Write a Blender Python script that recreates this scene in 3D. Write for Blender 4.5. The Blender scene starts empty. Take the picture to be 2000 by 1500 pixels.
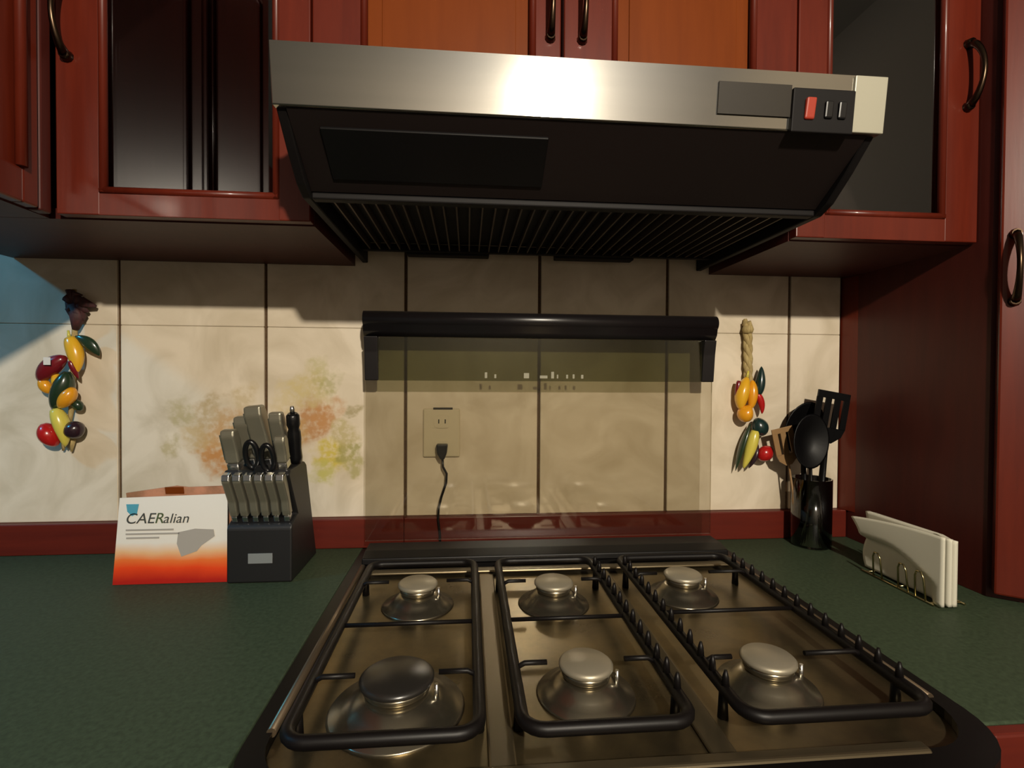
import bpy, bmesh, math, random
from mathutils import Vector, Matrix
random.seed(7)
SC = bpy.context.scene
COL = SC.collection
H = 0.90                                   # height of the worktop above the floor; z below is measured from the worktop
PI = math.pi

# ------------------------------------------------------------------ camera, world, lights, exposure
cam_d = bpy.data.cameras.new('camera'); cam = bpy.data.objects.new('camera', cam_d); COL.objects.link(cam)
cam_d.sensor_width = 36.0; cam_d.lens = 36.0 * 988.7 / 2000.0; cam_d.clip_start = 0.02
_y, _p, _r = math.radians(4.98), math.radians(-0.87), math.radians(0.34)
_f = Vector((math.sin(_y)*math.cos(_p), math.cos(_y)*math.cos(_p), math.sin(_p)))
_rt = Vector((math.cos(_y), -math.sin(_y), 0)); _u = _rt.cross(_f)
_r2 = math.cos(_r)*_rt + math.sin(_r)*_u; _u2 = -math.sin(_r)*_rt + math.cos(_r)*_u
cam.matrix_world = Matrix(((_r2.x, _u2.x, -_f.x, -0.163), (_r2.y, _u2.y, -_f.y, -1.123), (_r2.z, _u2.z, -_f.z, 0.372+H), (0, 0, 0, 1)))
SC.camera = cam

w = bpy.data.worlds.new('world'); SC.world = w; w.use_nodes = True
w.node_tree.nodes['Background'].inputs[0].default_value = (0.5, 0.55, 0.7, 1)
w.node_tree.nodes['Background'].inputs[1].default_value = 0.004

def point_light(name, loc, power, colour, radius):
    d = bpy.data.lights.new(name, 'POINT'); d.energy = power; d.color = colour; d.shadow_soft_size = radius
    o = bpy.data.objects.new(name, d); COL.objects.link(o); o.location = (loc[0], loc[1], loc[2]+H); return o
LAMP = (0.20, -2.35, 1.25)
point_light('kitchen_bulb_light', LAMP, 215, (1.0, 0.90, 0.74), 0.035)
point_light('next_room_light', (-2.30, -0.95, 1.50), 50, (0.07, 0.55, 1.0), 0.07)
SC.view_settings.view_transform = 'Standard'; SC.view_settings.look = 'None'
SC.view_settings.gamma = 1.0; SC.view_settings.use_curve_mapping = False
SC.view_settings.exposure = 0.0

# ------------------------------------------------------------------ materials
def new_mat(name):
    m = bpy.data.materials.new(name); m.use_nodes = True
    return m, m.node_tree, m.node_tree.nodes['Principled BSDF']
def lin(c):
    return tuple((x/12.92 if x <= .04045 else ((x+.055)/1.055)**2.4) for x in [v/255 for v in c]) + (1,)
def mat(name, rgb, rough=.5, metal=0, coat=0, coat_rough=.1, noise=0, scale=(20, 20, 20), rgb2=None, bump=0, spec=None, emis=None, bscale=None, rvar=0):
    m, nt, b = new_mat(name)
    b.inputs['Base Color'].default_value = lin(rgb); b.inputs['Roughness'].default_value = rough; b.inputs['Metallic'].default_value = metal
    b.inputs['Coat Weight'].default_value = coat; b.inputs['Coat Roughness'].default_value = coat_rough
    if spec is not None: b.inputs['Specular IOR Level'].default_value = spec
    if emis: b.inputs['Emission Color'].default_value = lin(emis[0]); b.inputs['Emission Strength'].default_value = emis[1]
    if rgb2 or bump or rvar:
        tc = nt.nodes.new('ShaderNodeTexCoord'); mp = nt.nodes.new('ShaderNodeMapping'); mp.inputs['Scale'].default_value = scale
        nz = nt.nodes.new('ShaderNodeTexNoise'); nz.inputs['Scale'].default_value = 1; nz.inputs['Detail'].default_value = 5; nz.inputs['Roughness'].default_value = .6
        g = nt.nodes.new('ShaderNodeNewGeometry')
        nt.links.new(g.outputs['Position'], mp.inputs['Vector']); nt.links.new(mp.outputs[0], nz.inputs['Vector'])
        rp = nt.nodes.new('ShaderNodeValToRGB'); rp.color_ramp.elements[0].position = .35; rp.color_ramp.elements[1].position = .68
        nt.links.new(nz.outputs['Fac'], rp.inputs['Fac'])
        if rgb2:
            rp.color_ramp.elements[0].color = lin(rgb); rp.color_ramp.elements[1].color = lin(rgb2)
            nt.links.new(rp.outputs['Color'], b.inputs['Base Color'])
        if rvar:
            mr = nt.nodes.new('ShaderNodeMapRange'); mr.inputs['To Min'].default_value = max(0, rough-rvar); mr.inputs['To Max'].default_value = rough+rvar
            nt.links.new(nz.outputs['Fac'], mr.inputs['Value']); nt.links.new(mr.outputs[0], b.inputs['Roughness'])
        if bump:
            bp = nt.nodes.new('ShaderNodeBump'); bp.inputs['Strength'].default_value = bump; bp.inputs['Distance'].default_value = .002
            nt.links.new(nz.outputs['Fac'], bp.inputs['Height']); nt.links.new(bp.outputs[0], b.inputs['Normal'])
    return m
def pane_mat(name, tint, ior=1.5, rough=.03, boost=1.0):
    m = bpy.data.materials.new(name); m.use_nodes = True; nt = m.node_tree; nt.nodes.clear()
    out = nt.nodes.new('ShaderNodeOutputMaterial'); mx = nt.nodes.new('ShaderNodeMixShader')
    tr = nt.nodes.new('ShaderNodeBsdfTransparent'); tr.inputs[0].default_value = tint
    gl = nt.nodes.new('ShaderNodeBsdfGlossy'); gl.inputs['Roughness'].default_value = rough; gl.inputs[0].default_value = (1, 1, 1, 1)
    fr = nt.nodes.new('ShaderNodeFresnel'); fr.inputs['IOR'].default_value = ior
    mu = nt.nodes.new('ShaderNodeMath'); mu.operation = 'MULTIPLY'; mu.inputs[1].default_value = boost; mu.use_clamp = True
    nt.links.new(fr.outputs[0], mu.inputs[0]); nt.links.new(mu.outputs[0], mx.inputs[0])
    nt.links.new(tr.outputs[0], mx.inputs[1]); nt.links.new(gl.outputs[0], mx.inputs[2]); nt.links.new(mx.outputs[0], out.inputs[0])
    return m

def tile_mat(name, blobs=()):
    """cream marbled glaze; blobs = printed flowers and fruit: (x, z, radius, rgb, strength)"""
    m, nt, b = new_mat(name); N = nt.nodes; L = nt.links
    b.inputs['Roughness'].default_value = .38; b.inputs['Specular IOR Level'].default_value = .35
    g = N.new('ShaderNodeNewGeometry')
    n1 = N.new('ShaderNodeTexNoise'); n1.inputs['Scale'].default_value = 7; n1.inputs['Detail'].default_value = 6; n1.inputs['Distortion'].default_value = 1.6
    L.new(g.outputs['Position'], n1.inputs['Vector'])
    rp = N.new('ShaderNodeValToRGB'); e = rp.color_ramp.elements
    e[0].position = .30; e[0].color = lin((196, 182, 158)); e[1].position = .62; e[1].color = lin((220, 207, 186))
    L.new(n1.outputs['Fac'], rp.inputs['Fac']); col = rp.outputs['Color']
    if blobs:
        n2 = N.new('ShaderNodeTexNoise'); n2.inputs['Scale'].default_value = 26; n2.inputs['Detail'].default_value = 3
        L.new(g.outputs['Position'], n2.inputs['Vector'])
        s = N.new('ShaderNodeVectorMath'); s.operation = 'SUBTRACT'; s.inputs[1].default_value = (.5, .5, .5); L.new(n2.outputs['Color'], s.inputs[0])
        s2 = N.new('ShaderNodeVectorMath'); s2.operation = 'SCALE'; s2.inputs['Scale'].default_value = .075; L.new(s.outputs[0], s2.inputs[0])
        ad = N.new('ShaderNodeVectorMath'); L.new(g.outputs['Position'], ad.inputs[0]); L.new(s2.outputs[0], ad.inputs[1])
        fl = N.new('ShaderNodeVectorMath'); fl.operation = 'MULTIPLY'; fl.inputs[1].default_value = (1, 0, 1); L.new(ad.outputs[0], fl.inputs[0])
        n3 = N.new('ShaderNodeTexNoise'); n3.inputs['Scale'].default_value = 75; n3.inputs['Detail'].default_value = 2; L.new(g.outputs['Position'], n3.inputs['Vector'])
        m3 = N.new('ShaderNodeMapRange'); m3.inputs['From Min'].default_value = .36; m3.inputs['From Max'].default_value = .56; m3.inputs['To Min'].default_value = .35; m3.clamp = True
        L.new(n3.outputs['Fac'], m3.inputs['Value'])
        for (x, z, r, rgb, st) in blobs:
            d = N.new('ShaderNodeVectorMath'); d.operation = 'DISTANCE'; d.inputs[1].default_value = (x, 0, z+H); L.new(fl.outputs[0], d.inputs[0])
            mr = N.new('ShaderNodeMapRange'); mr.inputs['From Min'].default_value = r; mr.inputs['From Max'].default_value = r*.55
            mr.inputs['To Min'].default_value = 0; mr.inputs['To Max'].default_value = st; L.new(d.outputs['Value'], mr.inputs['Value'])
            mm = N.new('ShaderNodeMath'); mm.operation = 'MULTIPLY'; L.new(mr.outputs[0], mm.inputs[0]); L.new(m3.outputs[0], mm.inputs[1])
            mx = N.new('ShaderNodeMix'); mx.data_type = 'RGBA'; L.new(mm.outputs[0], mx.inputs['Factor']); L.new(col, mx.inputs['A']); mx.inputs['B'].default_value = lin(rgb)
            col = mx.outputs['Result']
    L.new(col, b.inputs['Base Color'])
    return m

M = {}
M['wood'] = mat('red_varnished_wood', (82, 25, 13), .36, coat=.16, coat_rough=.1, spec=.3, scale=(60, 60, 5), rgb2=(94, 31, 16), bump=.04)
M['wood_panel'] = mat('orange_varnished_panel', (104, 47, 13), .36, coat=.04, coat_rough=.14, spec=.15, scale=(45, 45, 4), rgb2=(112, 52, 15), bump=.03)
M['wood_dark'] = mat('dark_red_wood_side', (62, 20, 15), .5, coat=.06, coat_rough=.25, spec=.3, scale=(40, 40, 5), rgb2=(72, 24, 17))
M['wood_trim'] = mat('red_wood_trim', (84, 25, 16), .45, coat=.1, coat_rough=.2, spec=.3, scale=(5, 60, 60), rgb2=(96, 30, 18))
M['interior'] = mat('cabinet_interior', (70, 34, 24), .6)
M['handle'] = mat('antique_bronze', (70, 56, 44), .28, metal=1)
M['grout'] = mat('brown_grout', (92, 70, 44), .9, scale=(200, 200, 200), rgb2=(70, 50, 32))
M['tile'] = tile_mat('cream_marbled_tile')
M['counter'] = mat('dark_green_laminate', (50, 60, 45), .5, scale=(160, 160, 160), rgb2=(64, 76, 58), spec=.08, rvar=.05)
M['steel'] = mat('brushed_stainless', (150, 147, 136), .088, metal=1, coat=.9, coat_rough=.36, scale=(1.5, 40, 60), rgb2=(156, 152, 141), rvar=.01)
M['hood_black'] = mat('black_enamel', (15, 12, 12), .6, spec=.2)
M['hood_under'] = mat('smoked_visor', (30, 23, 22), .4, spec=.3)
M['filter'] = mat('greasy_aluminium_filter', (92, 80, 70), .5, metal=.7)
M['lamp_lens'] = mat('frosted_lens', (14, 13, 14), .35, spec=.3)
M['plate_dark'] = mat('dark_control_plate', (40, 35, 28), .5, spec=.25)
M['switch'] = mat('red_switch', (150, 52, 36), .35, emis=((190, 60, 40), .08))
M['steel_cap_lit'] = mat('steel_cap_painted_lit', (168, 165, 148), .45, metal=.3)  # stainless hood end, the light on it painted in as a pale tone
M['deck'] = mat('stained_steel_deck', (104, 93, 72), .30, metal=.9, scale=(14, 14, 14), rgb2=(134, 119, 88), rvar=.08)
M['deck_rib'] = mat('steel_rib', (112, 101, 80), .35, metal=.85)
M['rim'] = mat('black_enamel_rim', (10, 8, 8), .42, spec=.2)
M['rim_line'] = mat('rim_bead', (124, 108, 88), .35, metal=.8)
M['grate'] = mat('black_grate_enamel', (12, 9, 9), .45, spec=.25)
M['burner'] = mat('aluminium_burner', (150, 142, 124), .26, metal=.95)
M['cap'] = mat('burner_cap', (158, 150, 132), .42, metal=.55)
M['cap_dark'] = mat('black_burner_cap', (34, 32, 30), .3)
M['lid'] = pane_mat('clear_lid_glass', (.85, .835, .79, 1), rough=.06)
M['lid_band'] = pane_mat('smoked_lid_band', (.62, .63, .53, 1), rough=.08)
M['lid_bar'] = mat('black_lid_bar', (24, 21, 22), .3)
M['cab_glass'] = pane_mat('cabinet_glass', (.28, .26, .26, 1), boost=1.6, rough=.02)
M['block'] = mat('black_block', (20, 19, 20), .5)
M['knife_steel'] = mat('knife_steel', (140, 136, 120), .34, metal=.6)
M['bright'] = mat('polished_steel', (220, 220, 220), .25, metal=1)
M['black'] = mat('black_plastic', (14, 14, 16), .3)
M['black_matte'] = mat('black_nylon', (7, 7, 8), .42, spec=.22)
M['tan'] = mat('tan_utensil', (140, 108, 70), .5)
M['badge'] = mat('grey_badge', (120, 124, 124), .4)
M['jar'] = pane_mat('smoked_jar', (.74, .70, .66, 1), rough=.08, boost=1.5)
M['paper'] = mat('napkin_paper', (206, 202, 184), .85)
M['wire'] = mat('brass_wire', (190, 176, 130), .25, metal=1)
M['ivory'] = mat('ivory_plastic', (196, 184, 156), .45)
M['raffia'] = mat('raffia', (150, 128, 82), .8, scale=(300, 300, 30), rgb2=(186, 166, 112), bump=.3)
M['raffia_shaded'] = mat('raffia_painted_shade', (52, 30, 30), .7, scale=(200, 200, 40), rgb2=(80, 40, 42))  # raffia in shade, the darkness painted into its colour
for k, c in dict(yellow=(222, 168, 40), pale=(206, 192, 82), red=(170, 24, 24), maroon=(112, 20, 30), green=(34, 52, 34), teal=(24, 46, 44), purple=(44, 26, 34), orange=(220, 150, 30)).items():
    M['veg_'+k] = mat('glazed_'+k, c, .25, coat=.4)
M['wallpaint'] = mat('cream_wall_paint', (112, 104, 94), .8)
M['ceil'] = mat('ceiling_paint', (126, 122, 114), .9)
M['floor'] = mat('floor_tile', (62, 46, 36), .5)
M['mark_pale'] = mat('pale_mark_grey', (150, 146, 126), .6)
M['tag_white'] = mat('white_tag', (214, 208, 200), .6)
M['dark_ink'] = mat('dark_print', (60, 62, 58), .6)
M['green_ink'] = mat('green_print', (70, 84, 50), .6)
M['grey_ink'] = mat('grey_print', (158, 152, 144), .6)
M['blue_ink'] = mat('blue_print', (74, 150, 172), .6)

# calendar card: white fading to orange and red print at its foot (print, follows the card's own height)
def card_mat():
    m, nt, b = new_mat('printed_card'); b.inputs['Roughness'].default_value = .45
    tc = nt.nodes.new('ShaderNodeTexCoord'); sp = nt.nodes.new('ShaderNodeSeparateXYZ'); nt.links.new(tc.outputs['Object'], sp.inputs[0])
    mr = nt.nodes.new('ShaderNodeMapRange'); mr.inputs['From Max'].default_value = .155; nt.links.new(sp.outputs['Z'], mr.inputs['Value'])
    nz = nt.nodes.new('ShaderNodeTexNoise'); nz.inputs['Scale'].default_value = 14; nt.links.new(tc.outputs['Object'], nz.inputs['Vector'])
    a = nt.nodes.new('ShaderNodeMath'); a.operation = 'MULTIPLY_ADD'; a.inputs[1].default_value = .14; nt.links.new(nz.outputs['Fac'], a.inputs[0]); nt.links.new(mr.outputs[0], a.inputs[2])
    rp = nt.nodes.new('ShaderNodeValToRGB'); e = rp.color_ramp.elements
    e[0].position = .10; e[0].color = lin((168, 26, 14)); e[1].position = .24; e[1].color = lin((220, 66, 20))
    for p, c in ((.33, (224, 110, 48)), (.42, (222, 176, 130)), (.54, (222, 216, 206)), (1, (224, 220, 212))):
        q = e.new(p); q.color = lin(c)
    nt.links.new(a.outputs[0], rp.inputs['Fac']); nt.links.new(rp.outputs['Color'], b.inputs['Base Color'])
    return m
M['card'] = card_mat()
M['card_back'] = mat('printed_picture_page', (196, 140, 112), .5, scale=(30, 30, 30), rgb2=(150, 110, 84))

# ------------------------------------------------------------------ mesh builder
class MB:
    def __init__(s): s.bm = bmesh.new()
    def _join(s, b2, mtx=None):
        if mtx is not None: bmesh.ops.transform(b2, matrix=mtx, verts=b2.verts)
        vm = {}
        for v in b2.verts: vm[v] = s.bm.verts.new(v.co)
        for f in b2.faces:
            try:
                nf = s.bm.faces.new([vm[v] for v in f.verts]); nf.smooth = f.smooth
            except ValueError: pass
        b2.free(); return s
    def box(s, x0, x1, y0, y1, z0, z1, bev=0, seg=2, mtx=None):
        b = bmesh.new(); bmesh.ops.create_cube(b, size=1)
        bmesh.ops.scale(b, vec=(abs(x1-x0), abs(y1-y0), abs(z1-z0)), verts=b.verts)
        bmesh.ops.translate(b, vec=((x0+x1)/2, (y0+y1)/2, (z0+z1)/2), verts=b.verts)
        if bev: bmesh.ops.bevel(b, geom=b.edges[:], offset=bev, segments=seg, profile=.5, affect='EDGES')
        return s._join(b, mtx)
    def prism(s, pts, axis, a0, a1, bev=0, mtx=None, smooth=False, seg=2):
        """polygon pts extruded along axis ('x': pts are (y,z); 'y': (x,z); 'z': (x,y))"""
        def P(p, a): return {'x': (a, p[0], p[1]), 'y': (p[0], a, p[1]), 'z': (p[0], p[1], a)}[axis]
        b = bmesh.new(); lo = [b.verts.new(P(p, a0)) for p in pts]; hi = [b.verts.new(P(p, a1)) for p in pts]
        b.faces.new(lo); b.faces.new(hi[::-1]); n = len(pts)
        for i in range(n):
            f = b.faces.new([lo[i], hi[i], hi[(i+1) % n], lo[(i+1) % n]]); f.smooth = smooth
        bmesh.ops.recalc_face_normals(b, faces=b.faces)
        if bev: bmesh.ops.bevel(b, geom=b.edges[:], offset=bev, segments=seg, profile=.5, affect='EDGES')
        return s._join(b, mtx)
    def ring_prism(s, outer, inner, axis, a0, a1):
        """frame between two matching outlines"""
        def P(p, a): return {'x': (a, p[0], p[1]), 'y': (p[0], a, p[1]), 'z': (p[0], p[1], a)}[axis]
        b = bmesh.new(); n = len(outer)
        A = [b.verts.new(P(p, a0)) for p in outer]; B = [b.verts.new(P(p, a0)) for p in inner]
        C_ = [b.verts.new(P(p, a1)) for p in outer]; D = [b.verts.new(P(p, a1)) for p in inner]
        for i in range(n):
            j = (i+1) % n
            for q in ((A[i], A[j], B[j], B[i]), (C_[i], D[i], D[j], C_[j]), (A[i], C_[i], C_[j], A[j]), (B[i], B[j], D[j], D[i])): b.faces.new(q)
        bmesh.ops.recalc_face_normals(b, faces=b.faces)
        return s._join(b)
    def lathe(s, prof, c=(0, 0, 0), n=28, mtx=None):
        """prof: (r,z) list revolved about z"""
        b = bmesh.new(); rows = []
        for r, z in prof:
            if r < 1e-6: rows.append([b.verts.new((c[0], c[1], c[2]+z))])
            else: rows.append([b.verts.new((c[0]+r*math.cos(2*PI*i/n), c[1]+r*math.sin(2*PI*i/n), c[2]+z)) for i in range(n)])
        for a, d in zip(rows, rows[1:]):
            for i in range(n):
                j = (i+1) % n
                if len(a) == 1 and len(d) == 1: continue
                if len(a) == 1: f = b.faces.new((a[0], d[j], d[i]))
                elif len(d) == 1: f = b.faces.new((a[i], a[j], d[0]))
                else: f = b.faces.new((a[i], a[j], d[j], d[i]))
                f.smooth = True
        bmesh.ops.recalc_face_normals(b, faces=b.faces)
        return s._join(b, mtx)
    def tube(s, path, rad, n=10, caps=True, flat=(1, 1), up=None):
        """rad: number or list; flat scales the two section axes"""
        path = [Vector(p) for p in path]; m = len(path)
        if not isinstance(rad, (list, tuple)): rad = [rad]*m
        b = bmesh.new(); rows = []; t0 = (path[1]-path[0]).normalized()
        ref = Vector(up) if up else (Vector((0, 0, 1)) if abs(t0.z) < .9 else Vector((0, 1, 0)))
        for i in range(m):
            t = (path[min(i+1, m-1)]-path[max(i-1, 0)]).normalized()
            a = (ref - t*ref.dot(t)).normalized(); c = t.cross(a); ref = a if not up else ref
            rows.append([b.verts.new(path[i] + rad[i]*(flat[0]*math.cos(2*PI*k/n)*a + flat[1]*math.sin(2*PI*k/n)*c)) for k in range(n)])
        for A, D in zip(rows, rows[1:]):
            for k in range(n):
                f = b.faces.new((A[k], A[(k+1) % n], D[(k+1) % n], D[k])); f.smooth = True
        if caps: b.faces.new(rows[0][::-1]); b.faces.new(rows[-1])
        bmesh.ops.recalc_face_normals(b, faces=b.faces)
        return s._join(b)
    def grid(s, fn, nu, nv, thick=0):
        b = bmesh.new(); V = [[b.verts.new(fn(i/nu, j/nv)) for j in range(nv+1)] for i in range(nu+1)]
        for i in range(nu):
            for j in range(nv):
                f = b.faces.new((V[i][j], V[i+1][j], V[i+1][j+1], V[i][j+1])); f.smooth = True
        if thick:
            bmesh.ops.recalc_face_normals(b, faces=b.faces); bmesh.ops.solidify(b, geom=b.faces[:], thickness=thick)
        return s._join(b)
    def mesh(s, name, origin):
        bmesh.ops.translate(s.bm, vec=-Vector(origin), verts=s.bm.verts)
        me = bpy.data.meshes.new(name); s.bm.to_mesh(me); s.bm.free(); return me
    def build(s, name, mt, parent=None, origin=None):
        """verts are in worktop coordinates; the object keeps a sensible origin"""
        if origin is None:
            if parent is not None: origin = WORLD[parent.name]
            else:
                vs = [v.co for v in s.bm.verts]
                origin = Vector(((min(v.x for v in vs)+max(v.x for v in vs))/2, (min(v.y for v in vs)+max(v.y for v in vs))/2, min(v.z for v in vs)))
        origin = Vector(origin)
        o = bpy.data.objects.new(name, s.mesh(name, origin)); COL.objects.link(o)
        if mt is not None: o.data.materials.append(M[mt] if isinstance(mt, str) else mt)
        WORLD[o.name] = origin
        if parent is not None:
            o.parent = parent; o.location = origin - WORLD[parent.name]
        else: o.location = origin + Vector((0, 0, H))
        return o
WORLD = {}
def tag(o, label=None, cat=None, group=None, kind=None):
    for k, v in (('label', label), ('category', cat), ('group', group), ('kind', kind)):
        if v: o[k] = v
    return o
def thing(name, loc, label, cat, group=None):
    o = bpy.data.objects.new(name, None); COL.objects.link(o); o.empty_display_size = .05
    o.location = Vector(loc)+Vector((0, 0, H)); WORLD[o.name] = Vector(loc)
    return tag(o, label, cat, group)
def arc(cx, cy, r, a0, a1, n):
    return [(cx+r*math.cos(a0+(a1-a0)*i/n), cy+r*math.sin(a0+(a1-a0)*i/n)) for i in range(n+1)]
def round_rect(x0, x1, y0, y1, r, n=5):
    if not isinstance(r, (list, tuple)): r = [r]*4            # x1y1, x0y1, x0y0, x1y0
    return (arc(x1-r[0], y1-r[0], r[0], 0, PI/2, n) + arc(x0+r[1], y1-r[1], r[1], PI/2, PI, n)
            + arc(x0+r[2], y0+r[2], r[2], PI, 1.5*PI, n) + arc(x1-r[3], y0+r[3], r[3], 1.5*PI, 2*PI, n))

# ------------------------------------------------------------------ the room
ROOM = dict(x0=-3.6, x1=1.42, y0=-3.3, z1=1.85)
tag(MB().box(ROOM['x0'], ROOM['x1'], ROOM['y0'], .12, -H-.1, -H).build('floor', 'floor'), kind='structure')
tag(MB().box(ROOM['x0'], ROOM['x1'], ROOM['y0'], .12, ROOM['z1'], ROOM['z1']+.1).build('ceiling', 'ceil'), kind='structure')
tag(MB().box(ROOM['x0']-.1, ROOM['x0'], ROOM['y0'], .12, -H, ROOM['z1']).build('wall_left', 'wallpaint'), kind='structure')
tag(MB().box(ROOM['x1'], ROOM['x1']+.1, ROOM['y0'], .12, -H, ROOM['z1']).build('wall_right', 'wallpaint'), kind='structure')
tag(MB().box(ROOM['x0'], ROOM['x1'], ROOM['y0']-.1, ROOM['y0'], -H, ROOM['z1']).build('wall_rear', 'wallpaint'), kind='structure')
wall = tag(MB().box(ROOM['x0'], ROOM['x1'], .006, .12, -H, ROOM['z1']).build('wall_back', 'grout'), kind='structure')

# wall tiles: 29 x 41 cm glazed tiles in two courses, dark upright joints, tight level joints
TW, TX0, ZG, ZB = .2945, -.888, .474, .064
GAP = .0034
left_print = [(-.70, .215, .052, (196, 147, 92), .9), (-.675, .19, .045, (188, 132, 78), .9), (-.735, .24, .04, (192, 165, 116), .7), (-.765, .29, .035, (169, 155, 106), .6),
              (-.71, .28, .04, (184, 158, 117), .7), (-.66, .255, .05, (189, 148, 98), .8), (-.70, .315, .03, (176, 153, 111), .6), (-.64, .32, .035, (188, 167, 122), .55), (-.79, .22, .025, (171, 155, 103), .6), (-.62, .22, .05, (194, 145, 88), .8)]
right_print = [(-.505, .27, .06, (180, 130, 82), .9), (-.47, .285, .045, (187, 138, 90), .85), (-.455, .195, .046, (199, 180, 89), 1), (-.47, .165, .035, (184, 177, 100), .8), (-.42, .205, .03, (150, 144, 81), .8),
               (-.41, .17, .025, (160, 152, 90), .7), (-.50, .345, .05, (194, 177, 122), .7), (-.54, .33, .04, (203, 185, 136), .6), (-.46, .36, .035, (160, 154, 92), .6), (-.49, .395, .03, (180, 171, 113), .5),
               (-.43, .245, .035, (175, 160, 104), .7), (-.415, .295, .02, (150, 136, 91), .7), (-.54, .24, .04, (190, 157, 102), .7), (-.565, .29, .03, (205, 185, 141), .5)]
M['tile_print_left'] = tile_mat('tile_with_printed_flowers', left_print)
M['tile_print_right'] = tile_mat('tile_with_printed_fruit', right_print)
cache = {}
for row, (z0, z1) in enumerate(((ZB, ZG), (ZG, ZG+.412))):
    for i in range(-3, 6):
        xa, xb = TX0+i*TW, TX0+(i+1)*TW
        xb = min(xb, .7135)
        if xb-xa < .01: continue
        key = (row, round(xb-xa, 4))
        cx = (xa+xb)/2
        if key not in cache:
            cache[key] = MB().box(xa+GAP, xb-GAP, 0, .0075, z0+.0003, z1-.0003, bev=.0014, seg=1).mesh('tile', (cx, 0, z0))
        me = cache[key]
        mt = 'tile'
        if row == 0 and i == 0: mt = 'tile_print_left'
        if row == 0 and i == 1: mt = 'tile_print_right'
        if mt != 'tile': me = me.copy()
        if not me.materials: me.materials.append(M[mt])
        else: me.materials[0] = M[mt]
        o = bpy.data.objects.new('tile', me); COL.objects.link(o); o.parent = wall
        o.location = Vector((cx, 0, z0)) - WORLD[wall.name]

# wooden upstand along the back of the worktop
tag(MB().box(-1.6, -.30, -.016, .004, .0005, ZB, bev=.002).build('baseboard_back', 'wood_trim'), kind='structure')
tag(MB().box(-.2995, .7205, -.016, .004, .0005, ZB, bev=.002).build('baseboard_back', 'wood_trim'), kind='structure')

# ------------------------------------------------------------------ worktops and base cabinets
def worktop(x0, x1, label):
    t = thing('worktop', ((x0+x1)/2, -.32, -.035), label, 'worktop')
    MB().box(x0, x1, -.628, 0, -.035, 0, bev=.002).build('slab', 'counter', t)
    MB().box(x0, x1, -.645, -.6285, -.04, -.001, bev=.003).build('wooden_edge', 'wood_trim', t)
    return t
worktop(-1.60, -.388, 'dark green worktop with wooden edge carrying the knife block and printed card')
worktop(.388, 1.415, 'dark green worktop with wooden edge carrying the utensil jar and napkins')
def base_cab(x0, x1, label):
    t = thing('base_cabinet', ((x0+x1)/2, -.3, -H), label, 'cabinet')
    MB().box(x0, x1, -.60, -.001, -H+.09, -.036).build('body', 'wood_dark', t)
    MB().box(x0, x1, -.55, -.001, -H, -H+.0895).build('plinth', 'wood_dark', t)
    n = max(1, round((x1-x0)/.42)); wd = (x1-x0)/n
    for i in range(n):
        d = MB().box(x0+i*wd+.003, x0+(i+1)*wd-.003, -.619, -.6005, -H+.1, -.06, bev=.003).build('door', 'wood', t)
        MB().box(x0+i*wd+.07, x0+(i+1)*wd-.07, -.625, -.6195, -H+.17, -.13, bev=.004).build('panel', 'wood_panel', d)
base_cab(-1.60, -.39, 'red wooden base cabinet under the worktop with the knife block')
base_cab(.39, 1.415, 'red wooden base cabinet under the worktop with the utensil jar')

# ------------------------------------------------------------------ upper cabinets
ZU, ZT, DU = .608, 1.55, .31            # underside, top, depth (doors in front of the carcass add 2 cm to its .29)
def carcass(t, x0, x1, z0, z1, hollow=True):
    b = MB(); d = .29
    if not hollow: b.box(x0, x1, -d, -.001, z0, z1)
    else:
        b.box(x0, x0+.016, -d, -.001, z0, z1).box(x1-.016, x1, -d, -.001, z0, z1)
        b.box(x0+.016, x1-.016, -d, -.001, z0, z0+.016).box(x0+.016, x1-.016, -d, -.001, z1-.016, z1)
    b.build('carcass', 'wood_dark', t)
    if hollow:
        MB().box(x0+.0165, x1-.0165, -.012, -.002, z0+.0165, z1-.0165).build('back_board', 'interior', t)
        MB().box(x0+.0165, x1-.0165, -.26, -.0125, z0+.36, z0+.376).build('shelf', 'interior', t)
def bow_handle(parent, x, y, za, zb, out=(0, -1, 0)):
    o = Vector(out); a = Vector((x, y, za)); b = Vector((x, y, zb)); p = []
    for k in range(13):
        s = k/12; p.append(a.lerp(b, s) + o*(.004+.026*math.sin(PI*s)**.6))
    r = [.0075-.0035*math.sin(PI*k/12)**.5 for k in range(13)]
    m = MB().tube(p, r, 10, flat=(1.0, 1.0))
    for q in (a, b):
        m.tube([q, q+o*.010], [.009, .0065], 10)
    return m.build('handle', 'handle', parent)
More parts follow.
